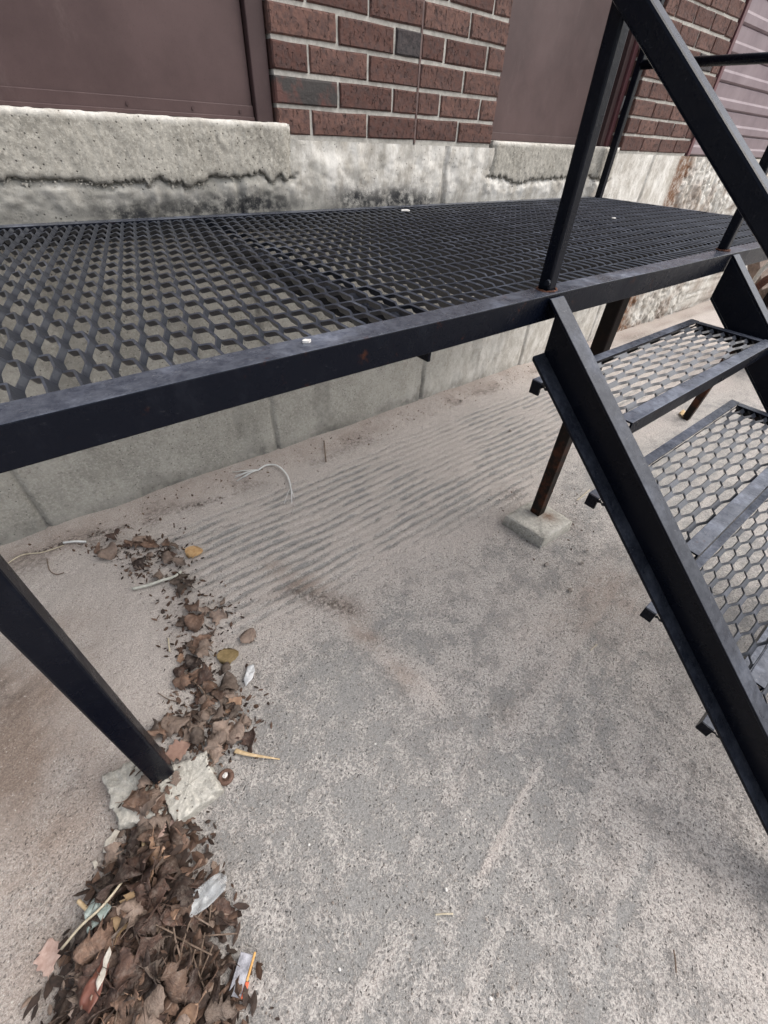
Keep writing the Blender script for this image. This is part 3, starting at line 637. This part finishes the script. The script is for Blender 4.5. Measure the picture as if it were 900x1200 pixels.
# the heap: mulch below, leaves above
HC = (-.275, .20)
def heap(x, y):
    c = at(175, 1110); u = (x-c[0]); v = (y-c[1]); a = math.radians(-20); uu = u*math.cos(a)+v*math.sin(a); vv = -u*math.sin(a)+v*math.cos(a)
    return .055*np.exp(-(np.abs(uu)/(.082+.13*np.clip(.12-vv,0,.4)))**2.2-(np.abs(vv+.04)/.19)**2.6)
hx, hy = np.meshgrid(np.linspace(-.62, .05, 170), np.linspace(-.12, .50, 150))
hz = heap(hx, hy); hh = hz+.022*fbm(hx, hy, 40, 401)+.010*fbm(hx, hy, 140, 402)-.016; hh = np.where(hz < .003, -.02, hh)
hp = grid('leaf_mulch', np.stack([hx, hy, hh], -1), MULCH); tag(hp, 'dark damp leaf mulch heaped at the lower left', 'leaf litter', kind='stuff')
GH = 'dead leaves in the heap at the lower left'; LH = 'brown dead leaf among many in the heap at the lower left'
R1 = random.Random(11); cnt = 0
while cnt < 190:
    px, py = R1.uniform(20, 330), R1.uniform(960, 1290); p = at(px, py, .02); h = float(heap(p[0], p[1]))
    if h < R1.uniform(.004, .034): continue
    size = R1.uniform(.036, .078); m_ = LEAFS[R1.choices((0,1,2,3), (5,8,2,.35))[0]]
    o = leaf((p[0], p[1], h+R1.uniform(-.006, .010)), size, R1.uniform(0, 6.28), R1.choice(('oak','torn','long','long','torn','long')), m_, LH, GH, (R1.uniform(-1.2,1.2), R1.uniform(-.9,.9)))
    cnt += 1
# trail of leaves from the heap up to the wall
GT = 'dead leaves trailing from the heap towards the wall'; LT = 'small brown dead leaf lying in the trail between the lower left leg and the wall'
R2 = random.Random(12)
trail = [(170,638,24,13,8),(196,652,24,13,8),(212,692,20,20,9),(238,725,28,22,10),(222,760,18,22,5),(238,800,24,24,12),(258,825,28,22,15),(222,850,30,18,12),(275,850,18,18,6),(165,665,14,10,3),(252,875,18,12,4),(125,645,18,6,2),(180,925,14,30,7),(190,985,26,18,10)]
for (cx, cy, sx, sy, n_) in trail:
    for k in range(n_):
        px, py = R2.gauss(cx, sx*.55), R2.gauss(cy, sy*.55); q = g3(px, py)
        blk = .04 if (130 < px < 250 and 895 < py < 950) else 0
        if blk: p = at(px, py, .036); q = (p[0], p[1], .035)
        leaf((q[0], q[1], q[2]+R2.uniform(0,.008)), R2.uniform(.028,.066), R2.uniform(0,6.28), R2.choice(('torn','round','oak','torn','long')), LEAFS[R2.choices((0,1,2),(5,2,6))[0]], LT, GT, (R2.uniform(-.6,.6), R2.uniform(-.6,.6)))
SP = [ # px, py, size, heading, kind, material, label
 (228,648,.062,-.9,'round',ORANGE,'orange-tan oval leaf lying by the raked ridges, highest in the trail'),
 (268,770,.058,-.6,'round',OLIVE,'round olive brown leaf just below a curled brown one in the trail'),
 (291,747,.052,.5,'round',LEAFS[2],'curled brown leaf apart on the right side of the trail'),
 (274,827,.050,.3,'oak',LEAFS[3],'pale tan lobed oak leaf beside the clear plastic scrap'),
 (207,881,.062,-.1,'oak',simple('rosy_leaf',(.26,.16,.125),(.36,.23,.18),90,.8,.3),'rosy brown oak leaf against the foot of the lower left leg'),
 (270,851,.050,1.1,'torn',simple('grey_leaf',(.30,.27,.25),(.45,.42,.39),90,.7,.3),'pale grey torn leaf above the wooden splinter'),
 (228,858,.062,.2,'torn',LEAFS[2],'large curled grey brown leaf above the rosy oak leaf'),
 (212,772,.03,1.2,'torn',LEAFS[3],'small tan leaf scrap in the middle of the trail'),
 (58,1122,.052,1.4,'oak',PINK,'pale pinkish oak leaf lying alone left of the heap'),
 (148,1070,.060,.9,'torn',simple('ochre_leaf',(.26,.17,.09),(.40,.28,.16),80,.75,.4),'ochre curled leaf near the top of the heap'),
 (205,962,.022,.3,'round',PINK,'small pink leaf scrap touching the pale block'),
 (188,973,.030,.7,'torn',PINK,'pale pink torn leaf below the pale block'),
 (175,1180,.05,.4,'round',LEAFS[2],'broad grey brown leaf at the bottom edge of the heap'),
 (206,912,.032,1.3,'torn',LEAFS[2],'tan leaf scrap lying on top of the pale block'),
 (100,1180,.060,.7,'oak',simple('cream_leaf',(.34,.25,.20),(.52,.42,.36),80,.75,.4),'cream and brown broken leaf near the bottom left of the heap'),
 (800,486,.085,.35,'long',simple('yellow_leaf',(.45,.30,.14),(.62,.46,.26),80,.75,.3),'yellow tan leaf at the foot of the far rusty leg'),
]
for px, py, s_, rz, kd, mt_, lb in SP:
    q = g3(px, py, .006)
    if lb.endswith('pale block') and 'top' in lb: p = at(px, py, .04); q = (p[0], p[1], .039)
    h = float(heap(q[0], q[1]))
    if h > .01: p = at(px, py, h+.015); q = (p[0], p[1], float(heap(p[0], p[1]))+.012)
    leaf(q, s_, rz, kd, mt_, lb, tilt=(0, 0), var=3, flat=.4)

# crumbled leaf fragments, far too many to count
def fragments(name, mat, n, seed, label, sampler, lo=.004, hi=.018):
    R_ = random.Random(seed); b = MB()
    for k in range(n):
        q = sampler(R_)
        if q is None: continue
        x, y, z = q; L = R_.uniform(lo, hi); W = L*R_.uniform(.2, .6); a = R_.uniform(0, 6.28); t = R_.uniform(-.9, .9); u = Vector((math.cos(a), math.sin(a), t)).normalized()*L; v = Vector((-math.sin(a), math.cos(a), R_.uniform(-.8,.8))).normalized()*W
        c0 = Vector((x, y, z+abs(u.z)*.4+abs(v.z)*.4)); k2 = Vector((0,0,W*R_.uniform(.1,.6)))
        P_ = [c0-u, c0-u*.3-v+k2*0, c0+u*.5-v*.8, c0+u, c0+u*.4+v*.9, c0-u*.4+v, c0+k2]
        b.add([tuple(p) for p in P_], [(i, (i+1)%6, 6) for i in range(6)])
    tag(link(name, b.mesh(name), mat), label, 'leaf litter', kind='stuff')
def s_heap(R_):
    px, py = R_.uniform(0, 345), R_.uniform(950, 1300); p = at(px, py, .01); h = float(heap(p[0], p[1]))
    if h < R_.uniform(.0008, .014): return None
    return p[0], p[1], max(h-.004, .001)+R_.uniform(0, .006)
def s_trail(R_):
    cx, cy, sx, sy, n_ = R_.choice(trail); px, py = R_.gauss(cx, sx*.9), R_.gauss(cy, sy*.9)
    if 125 < px < 255 and 885 < py < 960: p = at(px, py, .036); return p[0], p[1], .035
    p = at(px, py); return p[0], p[1], gz(p[0], p[1])+.001
FR = [simple('fragment_dark', (.022,.014,.010), (.055,.033,.024), 90, .8, .5), simple('fragment_brown', (.060,.034,.024), (.13,.078,.052), 90, .8, .5), simple('fragment_pale', (.15,.11,.085), (.27,.20,.155), 90, .8, .5)]
fragments('leaf_crumbs', FR[0], 1000, 1, 'dark crumbled leaf bits in the heap', s_heap, .004, .020); fragments('leaf_crumbs', FR[1], 500, 2, 'brown crumbled leaf bits in the heap', s_heap, .004, .022); fragments('leaf_crumbs', FR[2], 260, 3, 'pale crumbled leaf bits in the heap', s_heap, .004, .014)
fragments('leaf_crumbs', FR[0], 500, 4, 'dark crumbled leaf bits along the leaf trail', s_trail, .003, .010); fragments('leaf_crumbs', FR[1], 600, 5, 'brown crumbled leaf bits along the leaf trail', s_trail, .003, .012); fragments('leaf_crumbs', FR[2], 150, 6, 'pale crumbled leaf bits along the leaf trail', s_trail, .002, .008)
def s_block(R_):
    px, py = R_.gauss(632, 30), R_.gauss(600, 22); p = at(px, py)
    if (590 < px < 672 and 582 < py < 632): return None
    return p[0], p[1], gz(p[0], p[1])+.001
fragments('leaf_crumbs', FR[1], 260, 7, 'crumbled reddish bits round the tidy block', s_block, .002, .006)
def s_wall(R_):
    x = R_.uniform(-.3, 2.6); y = R_.gauss(1.44, .05)
    return None if y > 1.53 else (x, y, gz(x, y)+.001)
fragments('leaf_crumbs', FR[1], 420, 8, 'small crumbs along the foot of the foundation wall', s_wall, .002, .007)
# ------------------------------------------------------------ litter
def ribbon(name, pts, wd, mat, label, cat, thick=.001, z0=.004, parent=None, taper=None):
    b = MB(); P = [Vector(at(px, py, z0+dz)) for px, py, dz in pts]; P = [Vector((p.x, p.y, p.z+gz(p.x, p.y))) for p in P]
    n = len(P); rr = [wd*(taper(i/(n-1)) if taper else 1) for i in range(n)]
    b.tube(P, rr, 8, thick/wd); o = link(name, b.mesh(name), mat, parent, smooth=True)
    if label: tag(o, label, cat)
    return o
def crv(pts, n=24):   # Catmull-Rom through (px,py,dz)
    out = []; P = [np.array(p, float) for p in pts]; P = [2*P[0]-P[1]]+P+[2*P[-1]-P[-2]]
    for i in range(1, len(P)-2):
        for k in range(max(2, n//(len(pts)-1))):
            t = k/max(2, n//(len(pts)-1)); out.append(.5*((2*P[i])+(-P[i-1]+P[i+1])*t+(2*P[i-1]-5*P[i]+4*P[i+1]-P[i+2])*t*t+(-P[i-1]+3*P[i]-3*P[i+1]+P[i+2])*t**3))
    out.append(P[-2]); return [tuple(p) for p in out]
strap = ribbon('plastic_strap', crv([(302,552,.002),(312,546,.006),(325,546,.010),(336,556,.010),(341,572,.006),(342,590,.001)]), .0045, WHITE, 'frayed white plastic strap curled on the raked sand near the wall', 'strap', .003, taper=lambda t: 1-.75*t**3)
for k, (dx, dy) in enumerate(((-28,8),(-31,4),(-26,13),(-22,2),(-29,10),(-18,9))):
    ribbon('frayed_strand', [(304,551,.003),(304+dx*.5,551+dy*.35,.006+.002*(k%2)),(304+dx,551+dy,.002)], .0032, WHITE, None, None, .0008, parent=strap)
for k, (ex, ey) in enumerate(((345,583),(333,590),(344,578))):
    ribbon('frayed_strand', [(341,570,.004),(341+(ex-341)*.5,578,.003),(ex,ey,.001)], .001, WHITE, None, None, .0008, parent=strap)
def scrap(name, px, py, outline, mat, label, cat, dz=.004, rot=0, bumpz=.006, seed=1, tilt=0):
    """crumpled sheet: outline in cm, triangulated fan over a small grid of rings"""
    r = random.Random(seed); p = at(px, py, .01); h = float(heap(p[0], p[1])); 
    if h > .01: p = at(px, py, h+.015)
    base = max(gz(p[0], p[1]), float(heap(p[0], p[1])) if h > .01 else 0)+dz
    if h > .01: base += .008
    rings = (1, .8, .6, .4, .2); n = 28; out = []
    pts = []; m_ = len(outline)
    for i in range(n):
        t = i/n*m_; a = outline[int(t)%m_]; b_ = outline[(int(t)+1)%m_]; f_ = t-int(t); pts.append(((a[0]*(1-f_)+b_[0]*f_)*.01, (a[1]*(1-f_)+b_[1]*f_)*.01))
    cx = sum(q[0] for q in pts)/n; cy = sum(q[1] for q in pts)/n; vs = []; fs = []
    for s in rings:
        for (x, y) in pts:
            X_ = cx+(x-cx)*s; Y_ = cy+(y-cy)*s; zz = bumpz*(1+1.6*float(fbm(np.array([X_*1+seed]), np.array([Y_]), 60, seed, 3)[0])); vs.append((X_, Y_, max(0, zz)))
    vs.append((cx, cy, bumpz))
    for a in range(len(rings)-1):
        for i in range(n): fs.append((a*n+i, a*n+(i+1)%n, (a+1)*n+(i+1)%n, (a+1)*n+i))
    a = len(rings)-1
    for i in range(n): fs.append((a*n+i, a*n+(i+1)%n, len(vs)-1))
    o = link(name, MB().add(vs, fs).mesh(name), mat, smooth=True, loc=(p[0], p[1], base)); o.rotation_euler = (tilt, 0, rot)
    s_ = o.modifiers.new('thickness', 'SOLIDIFY'); s_.thickness = .0006
    tag(o, label, cat); return o
scrap('plastic_scrap', 292, 792, [(-3,-.6),(-1,-1.3),(1.5,-1),(3.2,.2),(2.2,1.6),(.6,1.0),(-1.6,.8)], simple('milky_plastic',(.45,.46,.47),(.68,.69,.70),60,.3,.5), 'crumpled milky plastic scrap on the right side of the leaf trail', 'plastic', rot=.7, bumpz=.008, seed=3)
scrap('plastic_film', 243, 1048, [(-4,-1.4),(-1,-1.9),(3,-1.6),(4,.1),(3,1.7),(0,1.9),(-3,1.6),(-4.4,.3)], FILM, 'wrinkled clear plastic film lying flat right of the heap top', 'plastic', rot=.0, bumpz=.009, seed=5)
scrap('plastic_film', 116, 1070, [(-2.2,-1.7),(.4,-2),(2,-1.6),(1.6,.8),(.8,2.1),(-1,1.4),(-1.6,0)], GFILM, 'greenish clear plastic piece tucked in the left side of the heap', 'plastic', rot=.3, bumpz=.008, seed=6, dz=.010)
scrap('bark_flake', 130, 986, [(-1.1,-1.6),(0,-1.9),(1,-1.1),(.6,.2),(1.3,1.5),(.3,2.1),(-.5,.9),(-1.3,.4)], PALE, 'white flaky bark piece left of the block edge above the heap', 'bark', rot=-.5, seed=7, bumpz=.004)
scrap('bark_flake', 110, 1012, [(-.4,-.9),(.5,-.6),(.4,.6),(-.2,.9)], PALE, 'tiny white bark flake below the bigger one', 'bark', rot=.2, seed=8, bumpz=.003)
scrap('wrapper', 118, 1150, [(-3.2,-1.2),(-1,-1.6),(1.6,-1.0),(3.4,-.6),(3,.5),(.8,.8),(-1,1.6),(-2.8,1.0)], REDC, 'brown printed wrapper with torn white edge in the heap', 'wrapper', rot=.75, seed=9, bumpz=.007, dz=.012)
scrap('wrapper_edge', 127, 1136, [(-2.4,-.2),(-1,-.7),(.4,-.4),(1.8,-.6),(2.6,.1),(1.2,.5),(.2,.2),(-1.2,.6)], PALE, 'torn white paper strip along the brown wrapper', 'paper', rot=.95, seed=10, bumpz=.003, dz=.019)
# foil packet with orange print
pk = thing('foil_packet', 'small grey foil packet with orange printed edge right of the heap', 'packet', tuple(at(283,1142,.02)))
pp = at(283, 1142, .02); b = MB().add([(-.014,-.026,.004),(.012,-.028,.003),(.014,.026,.006),(-.012,.026,.010),(-.014,-.026,-.002),(.012,-.028,-.003),(.014,.026,-.001),(-.012,.026,.002)], [(0,1,2,3),(7,6,5,4),(0,4,5,1),(1,5,6,2),(2,6,7,3),(3,7,4,0)])
hd = math.radians(-48)
for nm_, mt_, xa, xb, ya, yb_, zz in (('foil',GREYP,-.014,.008,-.026,.026,.005),('orange_stripe',ORP,.0085,.015,-.026,-.006,.0055),('yellow_stripe',ORY,.0085,.0125,-.0055,.030,.0050)):
    q = MB(); q.box((xa,ya,0),(xb,yb_,zz)); o = link(nm_, q.mesh(nm_), mt_, pk, .001)
pk.rotation_euler = (.12,.22,hd); pk.location.z = .012
# wooden splinter, bottle cap, stones
ribbon('wood_splinter', crv([(276,880,.004),(290,884,.006),(308,887,.006),(328,890,.002)]), .006, WOODS, 'pale wooden splinter pointing right from the leaf trail', 'splinter', .004, taper=lambda t: 1-.75*t)
c = at(265, 911, .004); b = MB(); pts = [(c[0]+.0125*math.cos(a), c[1]+.0125*math.sin(a), .006) for a in np.linspace(0, 2*math.pi, 21)]
b.tube(pts, .0052, 8); b.tube([(c[0],c[1],.001),(c[0],c[1],.004)], .011, 16); o = link('bottle_cap', b.mesh('cap'), simple('dull_cap', (.09,.05,.035), (.17,.10,.075), 120, .8, .8), smooth=True); tag(o, 'rusted round bottle cap right of the pale block', 'bottle cap')
def stone(px, py, r, mat, label, dz=0, seed=0, name='pebble', group=None):
    R_ = random.Random(seed); c = at(px, py, .004+dz); b = MB(); n = 8; vs = []; fs = []
    for i in range(5):
        t = math.pi*(i+.5)/5
        for k in range(n): a = 2*math.pi*k/n; q = r*R_.uniform(.75, 1.15); vs.append((q*math.sin(t)*math.cos(a)*1.25, q*math.sin(t)*math.sin(a), q*math.cos(t)*.7))
    for i in range(4):
        for k in range(n): fs.append((i*n+k, (i+1)*n+k, (i+1)*n+(k+1)%n, i*n+(k+1)%n))
    fs += [tuple(range(n)), tuple(range(4*n, 5*n))[::-1]]
    o = link(name, b.add(vs, fs).mesh(name), mat, loc=(c[0], c[1], .004+dz+r*.4), smooth=False); o.rotation_euler[2] = R_.uniform(0, 6); tag(o, label, 'stone', group); return o
stone(264, 909, .0055, STONEW, 'white stone sitting in the rusted bottle cap', .004, 1); stone(245, 874, .006, STONEW, 'white stone in the leaves above the pale block corner', .006, 2)
gp = 'loose pebbles scattered on the concrete'
for k, (px, py, r) in enumerate([(573,840,.003),(523,1043,.0045),(583,1166,.005),(600,1158,.005),(575,1170,.004),(495,1045,.003),(390,1058,.004),(545,960,.003),(645,1040,.003),(700,965,.003),(440,872,.004),(655,1080,.0035),(480,1125,.004),(398,1136,.004),(570,1078,.004),(677,1160,.004),(362,990,.004),(710,895,.003)]):
    stone(px, py, r*.62, STONEW if k%3 == 1 else GRIT, 'tiny pale pebble loose on the open concrete', 0, 20+k, group=gp)
for k, (px, py) in enumerate([(755,615),(668,692),(640,662),(598,505),(540,470),(682,660),(688,645)]):
    stone(px, py, .008 if k < 5 else .006, GRIT, ['grey pebble behind the stair stringer','brown pebble below the tidy block','dark pebble near the tidy block edge','small stone between ridges and the middle leg','dark speck stone in the far ridges','small pebble right of the tidy block front','second small pebble right of the tidy block front'][k], 0, 50+k)
# twigs and straws
def twig(pts, r, mat, label, cat='twig'): return ribbon('twig', crv(pts), r, mat, label, cat, r*1.2)
twig([(75,637,.004),(88,635,.008),(101,635,.004)], .0032, WHITE, 'short white stick lying at the foot of the wall on the left', 'stick')
twig([(155,690,.006),(172,686,.010),(190,680,.012),(204,676,.010),(212,670,.006)], .0042, simple('pale_green_twig',(.42,.42,.36),(.60,.60,.54),70,.7,.4), 'pale grey green twig across the upper leaf trail')
twig([(55,655,.002),(58,668,.004),(66,673,.002),(75,671,.002)], .0015, TWIG, 'thin dark hooked stem by the wall at the far left')
twig([(0,668,.002),(25,652,.006),(50,648,.004),(75,640,.002)], .0016, STRAW, 'thin dry straw along the wall base at the far left', 'straw')
twig([(380,520,.004),(381,530,.012),(382,541,.004)], .0028, TWIG, 'short dark upright nail like stick in the sand by the wall', 'stick')
twig([(197,748,.003),(198,757,.005),(199,764,.003)], .002, STRAW, 'tiny straw fragment left of the trail middle', 'straw')
twig([(222,796,.01),(235,806,.016),(246,822,.012)], .0022, TWIG, 'forked brown twig over the leaves beside the clear scrap')
twig([(185,812,.002),(198,820,.003),(212,823,.004)], .0012, TWIG, 'hair thin dark stem left of the trail by the black leg')
twig([(510,1072,.002),(520,1071,.003),(531,1071,.002)], .0015, STRAW, 'single pale straw on the open concrete in front', 'straw')
twig([(72,1112,.03),(95,1085,.045),(120,1062,.05),(145,1030,.045),(155,1005,.03)], .0022, STRAW, 'long pale straw crossing the left side of the heap', 'straw')
twig([(165,965,.01),(168,985,.02),(167,1005,.02)], .003, WOODS, 'short tan reed at the top of the heap below the blocks', 'straw')
twig([(92,1056,.02),(98,1062,.024),(104,1068,.024)], .0035, WOODS, 'stubby tan wood bit at the left edge of the heap', 'splinter')
twig([(692,762,.001),(700,755,.002)], .0012, STRAW, 'very small straw on the concrete near the stringer', 'straw')
twig([(676,586,.002),(684,580,.004),(691,574,.003)], .002, STRAW, 'pale splinter between the middle leg and the stairs', 'splinter')
twig([(790,1113,.002),(792,1125,.003),(793,1140,.002)], .0013, TWIG, 'thin dark stem on the concrete at the lower right')
twig([(628,631,.004),(634,640,.006)], .0022, WHITE, 'tiny white sliver against the front of the tidy block', 'splinter')
R3 = random.Random(33)
for k in range(34):
    px, py = R3.uniform(60, 290), R3.uniform(985, 1240); p = at(px, py, .03); h = float(heap(p[0], p[1]))
    if h < .012: continue
    a = R3.uniform(0, 3.14); l = R3.uniform(.015,.04); z_ = h+.012; b = MB().tube([(p[0]-l*math.cos(a), p[1]-l*math.sin(a), z_-.004), (p[0], p[1], z_+.004), (p[0]+l*math.cos(a), p[1]+l*math.sin(a), z_-.003)], .0013, 5)
    tag(link('twig', b.mesh('twig'), R3.choice((TWIG, TWIG, TWIG, FR[2]))), 'thin broken stem among the leaves of the heap', 'twig', 'broken stems in the heap')
# paint chips on the steel
def chip(p, r, label, seed):
    R_ = random.Random(seed); n = 9; vs = [(p[0]+r*R_.uniform(.6,1.2)*math.cos(2*math.pi*k/n)*1.5, p[1]+r*R_.uniform(.6,1.2)*math.sin(2*math.pi*k/n), p[2]) for k in range(n)]; vs += [(x, y, z+.003) for x, y, z in vs]
    b = MB().add(vs, [tuple(range(n))[::-1], tuple(range(n, 2*n))]+[(i, (i+1)%n, n+(i+1)%n, n+i) for i in range(n)]); tag(link('paint_chip', b.mesh('chip'), STONEW), label, 'chip')
chip(tuple(at(475,247,H+.001)), .014, 'white paint flake on the far side of the grating', 1)
chip(tuple(at(359,401,H+.0015)), .004, 'white splash fleck on top of the front beam', 2)
chip(tuple(at(719,256,H+.001)), .007, 'small white fleck on the grating near the corner post', 3)
# loose grit
b = MB(); R4 = random.Random(44)
for k in range(5200):
    if k < 3000: px, py = R4.uniform(-20, 330), R4.uniform(640, 1250)
    elif k < 4300: px, py = R4.uniform(200, 920), R4.uniform(640, 1250)
    else: px, py = R4.gauss(620, 60), R4.gauss(600, 40)
    p = at(px, py); x, y = p[0], p[1]
    if y > 1.5: continue
    if k < 3000 and R4.random() > .35+.65*math.exp(-((px-120)/90)**2): continue
    r = R4.choice((.0008,.0011,.0014,.0022)); z_ = gz(x, y)+.001; t = R4.uniform(0, 6); c_, s_ = math.cos(t)*r, math.sin(t)*r
    b.add([(x+c_,y+s_,z_),(x-s_,y+c_,z_),(x-c_,y-s_,z_),(x+s_,y-c_,z_),(x,y,z_+r*.9)], [(0,1,4),(1,2,4),(2,3,4),(3,0,4)])
o = link('grit', b.mesh('grit'), GRIT); tag(o, 'fine loose grit scattered over the ground', 'grit', kind='stuff')

# ------------------------------------------------------------ debris at the right, beyond the landing
def dpx(px, py, X_): d = RC.T @ np.array([px-450, py-600, FPX]); return Vector(CAM+d*(X_/d[0]))
def lean(a, foot): return dpx(*a), Vector(tuple(at(foot[0], foot[1], 0)))      # a stick that stands on the ground and leans
p, q = lean((887,287,3.7), (899,418))
tag(link('wooden_post', MB().beam(q, p, .10, .07, (0,1,0)).mesh('wooden_post'), WOODP, bevel=.006), 'weathered brown wooden post standing beyond the end of the landing', 'post')
p, q = lean((925,300,3.6), (903,420))
tag(link('rusty_bar', MB().beam(q, p, .06, .035, (0,1,0)).mesh('rusty_bar'), RUSTY, bevel=.003), 'dark rusty steel bar leaning beyond the stairs at the right edge', 'bar')
for a, b_, r, m_, l in (((915,298,3.55),(872,345,3.5),.016,PALE,'pale bleached branch leaning across the wooden post'),((918,322,3.5),(878,345,3.45),.026,RUST,'reddish rusty rod across the scrap at the right edge'),((908,343,3.4),(886,356,3.42),.034,TWIG,'dark brown branch stub at the right edge')):
    p = dpx(*a); q = dpx(*b_); mid = p.lerp(q, .5)+Vector((0,.015,.02))
    tag(link('branch' if m_ is not RUST else 'rusty_rod', MB().tube([p, p.lerp(mid,.5)+Vector((.02,0,.01)), mid, mid.lerp(q,.5), q], [r,r*.95,r*.85,r*.75,r*.6], 8).mesh('branch'), m_, smooth=True), l, 'branch' if m_ is not RUST else 'rod')
for a, ft, r, m_, l in (((930,340,3.4),(908,424),.012,PALE,'thin pale stick low at the right edge'),((912,352,3.3),(910,430),.040,RUST,'stout rusty brown pipe near the ground at the right edge')):
    p, q = lean(a, ft); tag(link('pipe' if m_ is RUST else 'branch', MB().tube([p, p.lerp(q,.5), q], r, 10).mesh('pipe'), m_, smooth=True), l, 'pipe' if m_ is RUST else 'branch')
